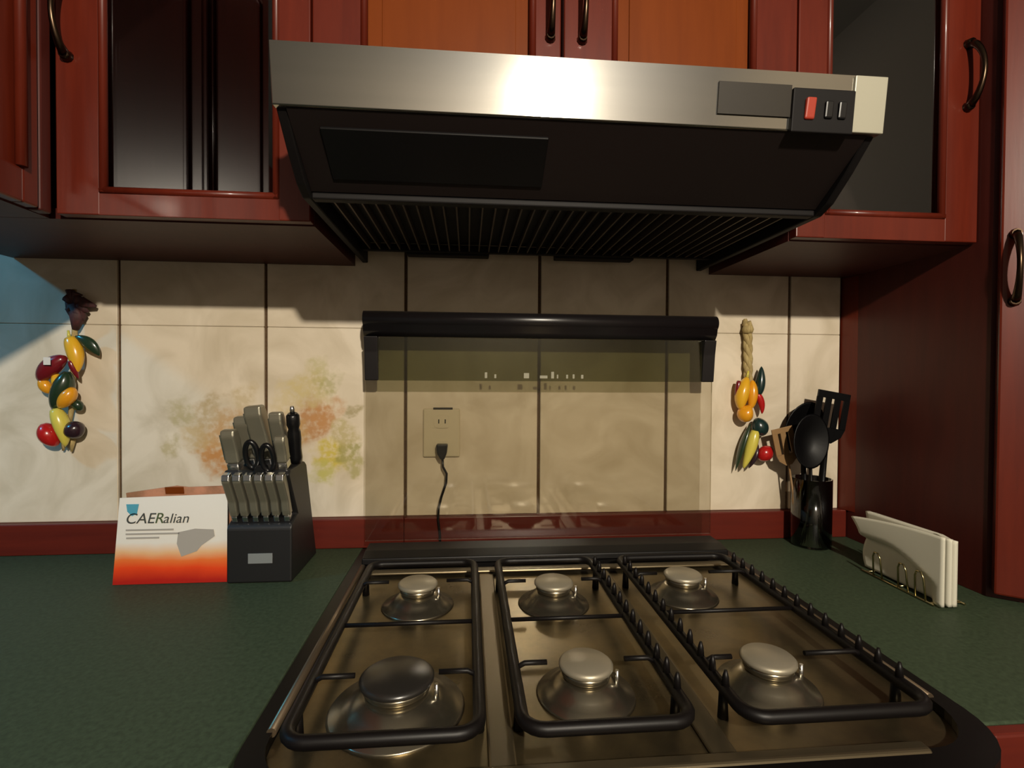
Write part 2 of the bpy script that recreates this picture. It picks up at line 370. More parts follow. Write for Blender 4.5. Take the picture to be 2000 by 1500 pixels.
def flat_door(t, x0, x1, z0, z1, sl, sr, rb, glass=False, y=-.2905, hx=None, hz=None):
    """framed door facing the room: stiles sl/sr wide, bottom rail rb; raised panel or pane inside"""
    f = MB(); rt = .075
    f.box(x0, x0+sl, y-.0195, y, z0, z1, bev=.0018).box(x1-sr, x1, y-.0195, y, z0, z1, bev=.0018)
    f.box(x0+sl-.002, x1-sr+.002, y-.0192, y, z0, z0+rb, bev=.0008).box(x0+sl-.002, x1-sr+.002, y-.0192, y, z1-rt, z1, bev=.0008)
    d = f.build('door', 'wood', t)
    xi, xj, zi, zj = x0+sl, x1-sr, z0+rb, z1-rt
    bd = MB(); r = .006
    bd.tube([(xi+r*.6, y-.0165, zi), (xi+r*.6, y-.0165, zj)], r, 12).tube([(xj-r*.6, y-.0165, zi), (xj-r*.6, y-.0165, zj)], r, 12)
    bd.tube([(xi, y-.0165, zi+r*.6), (xj, y-.0165, zi+r*.6)], r, 12)
    bd.build('bead', 'wood', d)
    if glass: MB().box(xi-.003, xj+.003, y-.011, y-.007, zi-.003, zj+.003).build('glass_pane', 'cab_glass', d)
    else:
        MB().box(xi-.002, xj+.002, y-.009, y-.002, zi-.002, zj+.002).build('panel', 'wood_panel', d)
        MB().box(xi+.03, xj-.03, y-.0115, y-.0092, zi+.012, zj-.012, bev=.001).build('raised_field', 'wood_panel', d)
    if hx is not None: bow_handle(d, hx, y-.0195, hz[0], hz[1])
    return d
# left of the hood, reaching into the corner
t = thing('wall_cabinet', (-.75, -.15, ZU), 'red wall cabinet with dark glass door above the knife block', 'cabinet', 'wall cabinets')
carcass(t, -1.09, -.4065, ZU, ZT)
flat_door(t, -.7745, -.4075, ZU+.002, ZT-.002, .061, .048, .034, True, hx=-.757, hz=(.842, .955))
# right of the hood
t = thing('wall_cabinet', (.55, -.15, ZU), 'red wall cabinet with dark glass door above the utensil jar', 'cabinet', 'wall cabinets')
carcass(t, .3865, .7215, ZU, ZT)
flat_door(t, .3875, .7205, ZU+.002, ZT-.002, .052, .062, .04, True, hx=.696, hz=(.842, .95))
# above the hood
t = thing('wall_cabinet', (-.01, -.15, .775), 'two door red wall cabinet with orange brown panels directly above the hood', 'cabinet', 'wall cabinets')
carcass(t, -.4055, .3855, .775, ZT, False)
flat_door(t, -.4045, -.0165, .777, ZT-.002, .074, .042, .06, hx=-.034, hz=(.915, 1.02))
flat_door(t, -.0115, .3845, .777, ZT-.002, .08, .072, .06, hx=.018, hz=(.915, 1.02))
# run along the left side, at right angles
t = thing('wall_cabinet', (-.93, -.7, ZU), 'red wall cabinet turned at a right angle in the corner beside the glass door', 'cabinet', 'wall cabinets')
MB().box(-1.09, -.798, -1.12, -.2915, ZU, ZT).build('carcass', 'wood_dark', t)
MB().box(-.7975, -.7785, -.332, -.3115, ZU, ZT, bev=.003).build('filler', 'wood_dark', t)
for (ya, yb) in ((-.72, -.334), (-1.115, -.725)):
    f = MB(); st = .045
    f.box(-.7975, -.779, ya, ya+st, ZU+.002, ZT, bev=.003).box(-.7975, -.779, yb-st+.018, yb, ZU+.002, ZT, bev=.003)
    f.box(-.7975, -.7795, ya+st-.002, yb-st+.02, ZU+.002, ZU+.05, bev=.003).box(-.7975, -.7795, ya+st-.002, yb-st+.02, ZT-.07, ZT, bev=.003)
    d = f.build('door', 'wood', t)
    MB().tube([(-.7785, yb-st+.016, ZU+.05), (-.7785, yb-st+.016, ZT-.07)], .007, 12).build('bead', 'wood', d)
    MB().box(-.794, -.786, ya+st-.003, yb-st+.02, ZU+.047, ZT-.068).build('panel', 'wood', d)
    MB().box(-.7855, -.779, ya+st+.03, yb-st-.02, ZU+.08, ZT-.1, bev=.005).build('raised_field', 'wood', d)

# tall corner cabinet standing on the right worktop, its door set diagonally
t = thing('corner_cabinet', (1.1, -.35, .0005), 'tall red corner cabinet with diagonal door standing on the right worktop', 'cabinet')
MB().prism([(.7225, -.001), (.7225, -.335), (1.06, -.605), (1.41, -.605), (1.41, -.001)], 'z', .0006, ZT).build('carcass', 'wood_dark', t)
MB().prism([(.7135, .0035), (.7225, -.0395), (.7224, .0035)], 'z', ZB+.0005, ZU-.001).build('corner_batten', 'wood', t)
dd = Vector((.3375, -.270, 0)).normalized(); nn = Vector((-dd.y*-1, 0, 0)); nn = Vector((dd.y, -dd.x, 0)).normalized()
if nn.y > 0: nn = -nn
P0 = Vector((.7225, -.335, 0))
def DM():   # frame of the diagonal door: x along the door, -y out into the room
    return Matrix(((dd.x, -nn.x, 0, P0.x), (dd.y, -nn.y, 0, P0.y), (0, 0, 1, 0), (0, 0, 0, 1)))
f = MB()
f.box(.006, .052, -.021, -.001, .012, ZT-.002, bev=.0035, mtx=DM()).box(.375, .425, -.021, -.001, .012, ZT-.002, bev=.0035, mtx=DM())
f.box(.05, .377, -.020, -.001, .012, .07, bev=.0035, mtx=DM()).box(.05, .377, -.020, -.001, ZT-.08, ZT-.002, bev=.0035, mtx=DM())
d = f.build('door', 'wood', t)
MB().box(.0505, .3765, -.013, -.008, .0705, ZT-.081, mtx=DM()).build('glass_pane', 'cab_glass', d)
hp = P0 + dd*.024 + nn*.021
bow_handle(d, hp.x, hp.y, .50, .61, out=nn)

# ------------------------------------------------------------------ extractor hood
HL, HR, HF = -.391, .367, -.512
t = thing('range_hood', (-.012, -.25, .615), 'stainless range hood with black underside above the gas stove', 'range hood')
# outer shell: two side cheeks, top and back
side = [(-.499, .757), (-.499, .690), (-.462, .655), (-.425, .625), (-.40, .615), (-.003, .615), (-.003, .757)]
for (a, b) in ((HL, HL+.012), (HR-.012, HR)):
    MB().prism(side, 'x', a, b, bev=.0015, seg=1).build('side_cheek', 'hood_black', t)
MB().box(HL+.0125, HR-.0125, -.499, -.003, .748, .757).build('top_sheet', 'hood_black', t)
# front fascia, leaning a little towards the floor
tilt = .0075
MB().prism([(HF-.000, .758), (HF+tilt*.0, .758), (HF+.011, .758), (HF+.011+tilt, .6885), (HF+tilt, .6885), (HF+tilt*.6, .6905)][:2]+[(HF+.010, .7585), (HF+.010+tilt, .6885), (HF+tilt, .6885)], 'x', HL-.002, HR+.002, bev=.0012, seg=2).build('fascia', 'steel', t)
# smoked visor below the fascia and folded lip behind it
MB().prism([(-.500, .688), (-.497, .691), (-.398, .6285), (-.402, .6245)], 'x', HL+.0125, HR-.0125).build('visor', 'hood_under', t)
MB().box(HL+.0125, HR-.0125, -.4015, -.385, .6150, .6240, bev=.002).build('front_lip', 'hood_black', t)
lp = MB()
lp.prism([(-.483, .6735), (-.48, .6795), (-.418, .6405), (-.421, .6345)], 'x', -.345, -.062, bev=.001, seg=1)
lp.build('lamp_cover', 'lamp_lens', t)
# filter tray: cassette with slats, set up inside the cheeks
MB().box(HL+.0125, HR-.0125, -.3845, -.372, .626, .640).build('tray_rail', 'hood_black', t)
MB().box(HL+.0125, HR-.0125, -.075, -.062, .626, .640).build('tray_rail', 'hood_black', t)
MB().box(HL+.0125, HR-.0125, -.3715, -.0755, .641, .646).build('filter_backing', 'hood_black', t)
sl = MB().box(-.0012, .0012, -.3715, -.0755, .6275, .6405).mesh('filter_slat', (0, -.22, .634)); sl.materials.append(M['filter'])
for k in range(36):
    x = HL+.03+k*(HR-HL-.06)/35
    o = bpy.data.objects.new('filter_slat', sl); COL.objects.link(o); o.parent = t; o.location = Vector((x, -.22, .634))-WORLD[t.name]
for xc in (-.205, .105):
    MB().box(xc-.085, xc+.085, -.0615, -.035, .622, .640, bev=.002).build('filter_clip', 'hood_black', t)
# control end of the fascia: dark plate, switch box with glowing red rocker, steel end cap painted pale as if lit
def fy(z): return HF + tilt*(.758-z)/.0695
MB().prism([(fy(.741)-.0025, .741), (fy(.741)+.002, .741), (fy(.703)+.002, .703), (fy(.703)-.0025, .703)], 'x', .147, .2425).build('control_plate', 'plate_dark', t)
cb = MB().prism([(fy(.737)-.006, .737), (fy(.737)+.002, .737), (fy(.686)+.002, .686), (fy(.686)-.006, .684)], 'x', .243, .3262, bev=.0015).build('control_box', 'hood_black', t)
MB().prism([(fy(.722)-.012, .724), (fy(.722)-.0055, .724), (fy(.70)-.0055, .699), (fy(.70)-.009, .699)], 'x', .2585, .2715, bev=.002).build('rocker_switch', 'switch', cb)
for xs in (.285, .303):
    MB().prism([(fy(.722)-.010, .722), (fy(.722)-.0055, .722), (fy(.70)-.0055, .701), (fy(.70)-.009, .701)], 'x', xs, xs+.011, bev=.002).build('rocker_switch', 'black', cb)
MB().prism([(fy(.757)-.003, .757), (fy(.757)+.001, .757), (fy(.688)+.001, .6885), (fy(.688)-.003, .6885)], 'x', .3265, HR+.0035, bev=.001).build('end_cap', 'steel_cap_lit', t)

# ------------------------------------------------------------------ gas stove
SW = .3795
st = thing('gas_stove', (0, -.36, -H), 'six burner gas stove with black rim and raised glass lid', 'stove')
MB().box(-.378, .378, -.645, -.045, -H+.06, -.012).build('body', 'rim', st)
MB().box(-.36, .36, -.60, -.06, -H, -H+.0595).build('plinth', 'rim', st)
MB().box(-.372, .372, -.672, -.6455, -H+.10, -.16, bev=.006).build('oven_door', 'rim', st)
MB().tube([(-.30, -.70, -.20), (.30, -.70, -.20)], .011, 14).tube([(-.28, -.70, -.20), (-.28, -.672, -.20)], .008, 10).tube([(.28, -.70, -.20), (.28, -.672, -.20)], .008, 10).build('oven_handle', 'steel', st)
MB().box(-.372, .372, -.690, -.6455, -.155, -.016, bev=.006).build('control_panel', 'rim', st)
kn = MB().lathe([(0, 0), (.021, 0), (.021, .012), (.017, .028), (0, .029)], n=20).mesh('knob', (0, 0, 0)); kn.materials.append(M['steel'])
for k in range(6):
    o = bpy.data.objects.new('knob', kn); COL.objects.link(o); o.parent = st; o.rotation_euler = (PI/2, 0, 0)
    o.location = Vector((-.28+.112*k, -.6895, -.085))-WORLD[st.name]
# outer rim with big rounded front corners, and the pressed steel deck inside it
outer = round_rect(-SW, SW, -.705, -.050, [.012, .012, .085, .085], 8)
inner = round_rect(-SW+.022, SW-.022, -.672, -.150, [.02, .02, .065, .065], 8)
MB().ring_prism(outer, inner, 'z', -.012, .012).build('rim', 'rim', st)
dk = MB().prism(round_rect(-SW+.0225, SW-.0225, -.6715, -.1505, [.02, .02, .064, .064], 8), 'z', -.011, .001).build('deck', 'deck', st)
# steel bead along each side of the rim
for s in (-1, 1):
    MB().tube([(s*(SW-.021), -.155, .0115), (s*(SW-.021), -.60, .0115)], .0050, 10).build('rim_bead', 'rim_line', st)
# raised ribs between the three burner wells, back ledge and front apron
for xr in (-.128, .089):
    MB().box(xr-.0135, xr+.0135, -.668, -.166, .0005, .0055, bev=.0022).build('rib', 'deck_rib', st)
MB().box(-SW+.03, SW-.03, -.186, -.166, .0056, .0105, bev=.002).build('back_ledge', 'deck_rib', st)
MB().prism([(-.700, -.006), (-.676, .0145), (-.664, .0145), (-.664, .0015), (-.690, -.012)], 'x', -.285, .285, bev=.002).build('front_apron', 'deck_rib', st)
# vent strip under the lid hinge
vs = MB().prism([(-.150, .0125), (-.148, .024), (-.118, .030), (-.072, .030), (-.072, .0125)], 'x', -.362, .362, bev=.002).build('vent_strip', 'rim', st)
sm = MB().box(-.0022, .0022, -.006, .006, 0, .0022).mesh('vent_slot', (0, 0, 0)); sm.materials.append(M['plate_dark'])
for k in range(26):
    o = bpy.data.objects.new('vent_slot', sm); COL.objects.link(o); o.parent = vs; o.location = (-.30+k*.0115, -.098, .0300)

def burner(x, y, big=False, dark=False):
    s = 1.3 if big else 1.0
    b = MB().lathe([(0, .0012), (.058*s, .0012), (.056*s, .004), (.046*s, .007), (.040*s, .0135), (.031*s, .020), (.027*s, .022), (0, .022)], (x, y, 0), 40).build('burner', 'burner', st)
    hd = MB().lathe([(0, .0221), (.026*s, .0221), (.0285*s, .026), (.0285*s, .032), (0, .032)], (x, y, 0), 36)
    hd.build('burner_head', 'burner', b)
    MB().lathe([(0, .0321), (.030*s, .0321), (.0315*s, .034), (.0315*s, .037), (.028*s, .040), (0, .041)], (x, y, 0), 36).build('burner_cap', 'cap_dark' if dark else 'cap', b)
    ig = MB().tube([(x+.034*s, y-.012, .010), (x+.034*s, y-.012, .034)], [.003, .0022], 8).build('igniter', 'bright', b)
    return b
for (bx, by, big, dk_) in ((-.242, -.300, 0, 0), (-.022, -.310, 0, 0), (.203, -.295, 0, 0), (-.240, -.555, 1, 1), (-.024, -.545, 0, 0), (.197, -.550, 0, 0)):
    burner(bx, by, big, dk_)

def grate(x0, x1, y0, y1, burners, label, sides):
    """wire pan support: rectangular hoop on feet, short fingers along the sides, arms over the burners"""
    g = thing('pan_support', ((x0+x1)/2, (y0+y1)/2, .001), label, 'grate', 'pan supports on the stove')
    r = .0068; z = .034
    lp = round_rect(x0, x1, y0, y1, .022, 5); lp.append(lp[0]); lp.append(lp[1])
    hp = MB().tube([(p[0], p[1], z) for p in lp], r, 10, caps=False).build('hoop', 'grate', g)
    for (px, py) in ((x0, y0+.05), (x1, y0+.05), (x0, y1-.05), (x1, y1-.05)):
        MB().tube([(px, py, .0013), (px, py, z)], [.006, .0045], 8).build('foot', 'grate', g)
    # upright fingers standing along both long sides
    nf = 13
    fm = MB().tube([(0, 0, 0), (0, 0, .012), (0, 0, .019)], [.0046, .0036, .0016], 8).mesh('finger', (0, 0, 0)); fm.materials.append(M['grate'])
    for k in range(nf):
        yy = y0+.045+(y1-y0-.09)*k/(nf-1)
        for xx in sides:
            o = bpy.data.objects.new('finger', fm); COL.objects.link(o); o.parent = g; o.location = Vector((xx, yy, z+.003))-WORLD[g.name]
    for (bx, by) in burners:
        for (dx, dy) in ((1, 0), (-1, 0)):
            xe = x1 if dx > 0 else x0
            MB().tube([(xe, by, z), (xe-dx*.012, by, z+.006), (bx+dx*.046, by, z+.006)], .0030, 8).build('arm', 'grate', g)
    ym = (burners[0][1]+burners[1][1])/2
    MB().tube([(x0, ym, z), (x1, ym, z)], .0030, 8).build('cross_bar', 'grate', g)
    return g
grate(-.333, -.150, -.648, -.205, ((-.242, -.300), (-.240, -.555)), 'black wire pan support over the two burners beside the green knife block worktop', ())
grate(-.108, .062, -.648, -.205, ((-.022, -.310), (-.024, -.545)), 'black wire pan support over the two middle burners of the stove', (.062,))
grate(.116, .318, -.648, -.205, ((.203, -.295), (.197, -.550)), 'black wire pan support over the two burners beside the utensil jar worktop', (.116, .318))

# raised glass lid: clear pane, smoked band, black rounded bar with end brackets
ld = MB().box(-.372, .366, -.064, -.060, .0305, .4515).build('lid_glass', 'lid', st)
MB().box(-.345, .340, -.0655, -.0642, .362, .4512).build('smoked_band', 'lid_band', ld)
barp = [(-.0585, .452)] + [(-.0585, .498), (-.064, .503)] + arc(-.072, .487, .0165, PI/2, 1.28*PI, 10) + [(-.080, .462), (-.072, .452)]
MB().prism(barp, 'x', -.374, .368, smooth=True).build('lid_bar', 'lid_bar', st)
for (a, b) in ((-.373, -.3455), (.3405, .367)):
    MB().prism([(-.056, .4515), (-.082, .4515), (-.076, .42), (-.070, .362), (-.058, .362)], 'x', a, b, bev=.002).build('lid_bracket', 'lid_bar', st)
for (x, wd, hh) in ((-.128, .005, .012), (-.108, .004, .008), (-.046, .011, .011), (-.012, .016, .006), (.012, .006, .014), (.024, .003, .008), (.044, .004, .008), (.058, .004, .009), (.076, .005, .008)):
    MB().box(x, x+wd, -.0662, -.0656, .368, .368+hh).build('pale_mark', 'mark_pale', ld)  # small pale bars low on the smoked band

# ------------------------------------------------------------------ wall socket with plug behind the lid
t = thing('wall_socket', (-.218, -.004, .196), 'ivory wall socket with black plug seen through the stove lid', 'socket')
MB().box(-.260, -.180, -.0075, -.0008, .194, .300, bev=.003).build('plate', 'ivory', t)
for zc in (.272, .216):
    MB().prism([(p[0]-.219, p[1]+zc) for p in round_rect(-.017, .017, -.014, .014, .008, 4)], 'y', -.0095, -.0076).build('outlet', 'ivory', t)
for dx in (-.007, .007):
    MB().box(-.219+dx-.0012, -.219+dx+.0012, -.0100, -.0096, .268, .277).build('slot', 'black', t)
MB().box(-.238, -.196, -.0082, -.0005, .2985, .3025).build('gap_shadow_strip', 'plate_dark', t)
t = thing('power_plug', (-.216, -.02, .20), 'black plug with thin cord hanging below the wall socket behind lid', 'plug')
MB().prism([(-.2305, .225), (-.2055, .225), (-.2075, .205), (-.213, .192), (-.221, .192), (-.2285, .205)], 'y', -.034, -.0101, bev=.003).build('plug_body', 'black', t)
cp = [(-.217, -.022, .194), (-.216, -.021, .175), (-.208, -.021, .160), (-.209, -.021, .140), (-.219, -.021, .110), (-.225, -.021, .085), (-.226, -.021, .06), (-.222, -.022, .03), (-.219, -.023, -.05)]
MB().tube(cp, .0026, 8).build('cord', 'black', t)

# ------------------------------------------------------------------ knife block and knives
BX0, BX1 = -.588, -.476
t = thing('knife_block', ((BX0+BX1)/2, -.12, .0008), 'black knife block with grey badge standing beside the stove', 'knife block')
MB().prism([(-.190, .0008), (-.190, .098), (-.186, .104), (-.158, .116), (-.205, .196), (-.196, .204), (-.117, .206), (-.105, .198), (-.040, .0008)], 'x', BX0, BX1, bev=.003).build('body', 'block', t)
MB().box(-.551, -.509, -.1915, -.1902, .036, .054, bev=.0004).build('badge', 'badge', t)
ORD = ('first', 'second', 'third', 'fourth', 'fifth', 'sixth')
def steak_knife(x, i):
    k = thing('steak_knife', (x, -.178, .108), ORD[i]+' steel handled steak knife counted from the calendar side of the knife block', 'knife', 'steak knives in the knife block')
    a = Vector((x, -.1745, .112)); d = Vector((0, -.36, .93)).normalized()
    P = lambda s, o: (a.y+d.y*s - o*d.z, a.z+d.z*s + o*d.y*1)
    prof = [P(.010, -.007), P(.040, -.006), P(.070, -.006), P(.092, -.003), P(.094, .010), P(.086, .0145), P(.066, .011), P(.040, .007), P(.022, .009), P(.010, .008)]
    MB().prism(prof, 'x', x-.0070, x+.0070, bev=.0026).build('handle', 'knife_steel', k)
    MB().prism([P(-.002, -.0075), P(.0099, -.0075), P(.0099, .0085), P(-.002, .0085)], 'x', x-.0050, x+.0050, bev=.0018).build('bolster', 'bright', k)
    MB().prism([P(.0925, -.003), P(.097, -.001), P(.097, .010), P(.0882, .0152), P(.0872, .013), P(.0945, .009)], 'x', x-.0062, x+.0062, bev=.0012).build('butt_cap', 'bright', k)
    MB().prism([P(-.030, -.006), P(-.0021, -.006), P(-.0021, .006), P(-.03, .006)], 'x', x-.0008, x+.0008).build('blade', 'bright', k)
for i in range(6): steak_knife(-.577+i*.0180, i)
def big_knife(x, y, z, L, wd, th, label, lean=-.32, matn='knife_steel', tx=0):
    k = thing('kitchen_knife', (x, y, z), label, 'knife', 'large knives in the knife block')
    d = Vector((tx, lean, .94)).normalized(); a = Vector((x, y, z))
    sd = Vector((1, 0, 0)); sd = (sd - d*sd.dot(d)).normalized(); fr = d.cross(sd).normalized()
    mt = Matrix(((sd.x, fr.x, d.x, a.x), (sd.y, fr.y, d.y, a.y), (sd.z, fr.z, d.z, a.z), (0, 0, 0, 1)))
    pr = [(-wd/2, .014), (-wd*.42, L*.5), (-wd*.5, L*.86), (-wd*.30, L), (wd*.35, L*.965), (wd*.52, L*.82), (wd*.42, L*.45), (wd/2, .014)]
    MB().prism([(p[0], p[1]) for p in pr], 'x', -th/2, th/2, bev=.0035, mtx=mt).build('handle', matn, k)
    MB().box(-th*.42, th*.42, -wd*.5, wd*.5, 0, .0139, bev=.002, mtx=mt).build('bolster', 'bright', k)
    MB().box(-th*.56, -th*.30, -wd*.36, -wd*.24, .02, L*.9, bev=.0006, mtx=mt).build('tang', 'bright', k)
    MB().box(-.001, .001, -wd*.4, wd*.4, -.012, -.0002, mtx=mt).build('blade', 'bright', k)
    return k
big_knife(-.573, -.184, .206, .076, .024, .024, 'short steel handled knife at the corner of the knife block beside the calendar', tx=-.04)
big_knife(-.563, -.142, .208, .096, .026, .026, 'steel handled knife standing behind the short one beside the calendar', tx=-.06)
big_knife(-.534, -.144, .209, .116, .030, .030, 'tallest broad steel handled chef knife in the knife block', tx=-.10)
big_knife(-.505, -.142, .208, .104, .024, .023, 'steel handled knife standing between chef knife and sharpening steel', tx=-.04)
big_knife(-.490, -.184, .206, .064, .022, .019, 'short steel handled knife in front of the sharpening steel', tx=-.02)
k = thing('sharpening_steel', (-.4835, -.138, .206), 'black handled sharpening steel with chrome tip in the knife block', 'sharpening steel')
d = Vector((.02, -.28, .95)).normalized(); a = Vector((-.4845, -.138, .206))
pts = [a+d*s for s in (0.002, .012, .03, .05, .064, .070, .078, .096, .100)]
MB().tube(pts, [.010, .0115, .0105, .012, .0115, .0095, .012, .0115, .008], 16).build('handle', 'black', k)
MB().tube([a+d*.1005, a+d*.108, a+d*.114], [.0045, .0045, .003], 12).build('hanging_ring', 'bright', k)
MB().tube([a-d*.012, a+d*.0015], .004, 10).build('rod', 'bright', k)
k = thing('kitchen_scissors', (-.525, -.185, .2), 'black loop handled kitchen scissors tucked among the knives', 'scissors')
for sx, zz in ((-.0135, .232), (.0135, .226)):
    c = Vector((-.525+sx, -.205, zz)); lp = []
    for q in range(25):
        an = 2*PI*q/24; lp.append((c.x+.0105*math.cos(an), c.y-.30*.024*math.sin(an), c.z+.024*math.sin(an)))
    lp.append(lp[1]); MB().tube(lp, .0046, 10, caps=False).build('finger_loop', 'black', k)
MB().prism([(-.540, .195), (-.510, .195), (-.516, .214), (-.534, .214)], 'y', -.203, -.192, bev=.003).build('shank', 'black', k)

# ------------------------------------------------------------------ printed desk card
c0 = Vector((-.6875, -.180, .0008))
t = thing('desk_calendar', c0, 'white and orange printed desk calendar standing beside the knife block', 'calendar')
lean = math.atan2(.006, .152)
RC = Matrix.Translation(c0) @ Matrix.Rotation(-lean, 4, 'X')
cd = MB(); bmv = [(-.0965, 0), (.096, 0), (.0945, .157), (-.0875, .152)]
cd.prism(bmv, 'y', -.001, .001, mtx=RC); cd.build('front_card', 'card', t)
MB().prism([(-.090, 0), (.092, 0), (.090, .172), (.02, .170), (.0, .173), (-.088, .160)], 'y', -.0009, .0009, mtx=Matrix.Translation(c0+Vector((0, .055, 0))) @ Matrix.Rotation(.20, 4, 'X')).build('back_card', 'card_back', t)
MB().box(-.02, .012, -.0022, -.0012, .158, .171, mtx=Matrix.Translation(c0+Vector((0, .055, 0))) @ Matrix.Rotation(.20, 4, 'X')).build('picture_detail', 'wood_panel', t)
def ink(pts, m, name):
    MB().prism(pts, 'y', -.0018, -.0011, mtx=RC).build(name, m, t)
ink([(-.076, .141), (-.055, .141), (-.057, .130), (-.058, .124), (-.066, .120), (-.074, .128)], 'blue_ink', 'printed_logo')
ink([(.012, .090), (.040, .096), (.072, .094), (.074, .082), (.052, .066), (.044, .056), (.018, .047), (.010, .070)], 'grey_ink', 'printed_map')
for i, (xa, xb, zz) in enumerate(((-.076, .004, .094), (-.076, .014, .087), (-.075, -.02, .080))):
    ink([(xa, zz), (xb, zz), (xb, zz+.0028), (xa, zz+.0028)], 'grey_ink', 'printed_line')
def lettering(txt, x, z, size, m, shear=.25):
    cu = bpy.data.curves.new('lettering', 'FONT'); cu.body = txt; cu.size = size; cu.extrude = .0003; cu.shear = shear; cu.space_character = 1.02
    to = bpy.data.objects.new('lettering_tmp', cu); COL.objects.link(to)
    dg = bpy.context.evaluated_depsgraph_get(); me = bpy.data.meshes.new_from_object(to.evaluated_get(dg))
    bpy.data.objects.remove(to)
    me.transform(RC @ Matrix.Translation((x, -.0015, z)) @ Matrix.Rotation(PI/2, 4, 'X'))
    me.transform(Matrix.Translation(-c0)); me.materials.clear(); me.materials.append(M[m])
    o = bpy.data.objects.new('lettering', me); COL.objects.link(o); o.parent = t
lettering('CAE', -.078, .107, .026, 'dark_ink')
lettering('R', -.029, .107, .026, 'green_ink')
lettering('alian', -.0145, .107, .024, 'dark_ink')

# ------------------------------------------------------------------ strings of glazed vegetables
def veg(parent, p0, p1, r, col, bend=(0, 0, 0), shape='pepper', stem=None, name='pepper'):
    p0, p1, bend = Vector(p0), Vector(p1), Vector(bend); n = 14; P = []; Rr = []
    for k in range(n+1):
        s = k/n; P.append(p0.lerp(p1, s) + bend*4*s*(1-s))
        if shape == 'pepper': q = math.sin(PI*min(1, (s*.92+.08)))**.5 * (1-.45*s)*1.15
        elif shape == 'leaf': q = math.sin(PI*min(1, s*.97+.02))**.8
        else: q = math.sin(PI*min(.985, s*.96+.03))**.55
        Rr.append(max(r*q, .0008))
    o = MB().tube(P, Rr, 14, flat=(1, .55) if shape == 'leaf' else (1, .9)).build(name, 'veg_'+col, parent)
    if stem: MB().tube([p0, p0+(p0-p1).normalized()*.012+Vector((0, 0, .004))], [.0035, .002], 8).build('stem', 'veg_'+stem, o)
    return o
Y = -.022
t = thing('vegetable_string', (-.965, -.012, .23), 'string of glazed vegetables with dried raffia top painted in shade hanging near the card', 'wall ornament', 'vegetable strings on the tiled wall')
MB().tube([(-.966, -.010, .545), (-.963, -.012, .50), (-.966, -.014, .40), (-.972, -.012, .30), (-.982, -.011, .24)], [.0035, .005, .005, .005, .003], 8).build('cord', 'raffia', t)
for k in range(9):   # dried raffia bow at the top, shade painted in as dark maroon
    an = -2.5+k*.62; L = .018+.016*((k*7) % 5)/4
    MB().tube([(-.963, -.016, .512), (-.960+math.cos(an)*L*.6, -.020-.002*(k % 3), .512+math.sin(an)*L*.7+.006), (-.958+math.cos(an)*L*1.25, -.016, .510+math.sin(an)*L*.9)], [.006, .011, .003], 8, flat=(1, .6)).build('raffia_tuft', 'raffia_shaded', t)
MB().tube([(-.963, -.016, .512), (-.955, -.016, .49), (-.962, -.014, .462)], [.012, .015, .006], 10).build('raffia_tuft', 'raffia_shaded', t)
veg(t, (-.968, Y, .444), (-.951, Y-.006, .372), .0165, 'yellow', (.006, 0, 0), stem='pale')
veg(t, (-.957, Y, .448), (-.914, Y+.004, .409), .0125, 'green', (.004, 0, .004), 'leaf', name='leaf')
veg(t, (-.958, Y-.012, .398), (-.948, Y-.004, .362), .007, 'maroon')
tg = veg(t, (-.968, Y-.010, .404), (-1.022, Y-.004, .356), .0185, 'maroon', (-.004, 0, .004), 'egg')
MB().box(-.994, -.981, -.0525, -.0515, .389, .404, bev=.0004).build('price_tag', 'tag_white', tg)
veg(t, (-1.020, Y-.004, .362), (-1.004, Y-.002, .332), .011, 'orange', (0, 0, 0), 'egg', name='gourd')
veg(t, (-.992, Y-.004, .374), (-.984, Y-.006, .338), .010, 'yellow', (0, 0, 0), 'egg', name='gourd')
veg(t, (-.965, Y-.010, .376), (-.996, Y-.004, .300), .0205, 'green', (.004, 0, 0), 'egg')
veg(t, (-.953, Y-.012, .344), (-.980, Y-.012, .304), .0155, 'orange', (.003, 0, 0), 'egg', name='gourd')
veg(t, (-.962, Y, .318), (-.946, Y+.002, .298), .010, 'green', (0, 0, 0), 'egg')
veg(t, (-.990, Y-.008, .300), (-.973, Y-.006, .224), .0165, 'pale', (.005, 0, 0), stem='pale')
veg(t, (-1.010, Y-.010, .272), (-.990, Y-.004, .226), .0195, 'red', (-.002, 0, 0), 'egg')
veg(t, (-.968, Y-.004, .272), (-.946, Y-.004, .244), .019, 'purple', (0, 0, 0), 'egg', name='aubergine')
MB().tube([(-.986, -.012, .235), (-.990, -.010, .214)], [.006, .002], 8).build('raffia_end', 'raffia', t)
MB().tube([(-.970, -.012, .238), (-.974, -.010, .212)], [.006, .002], 8).build('raffia_end', 'raffia', t)

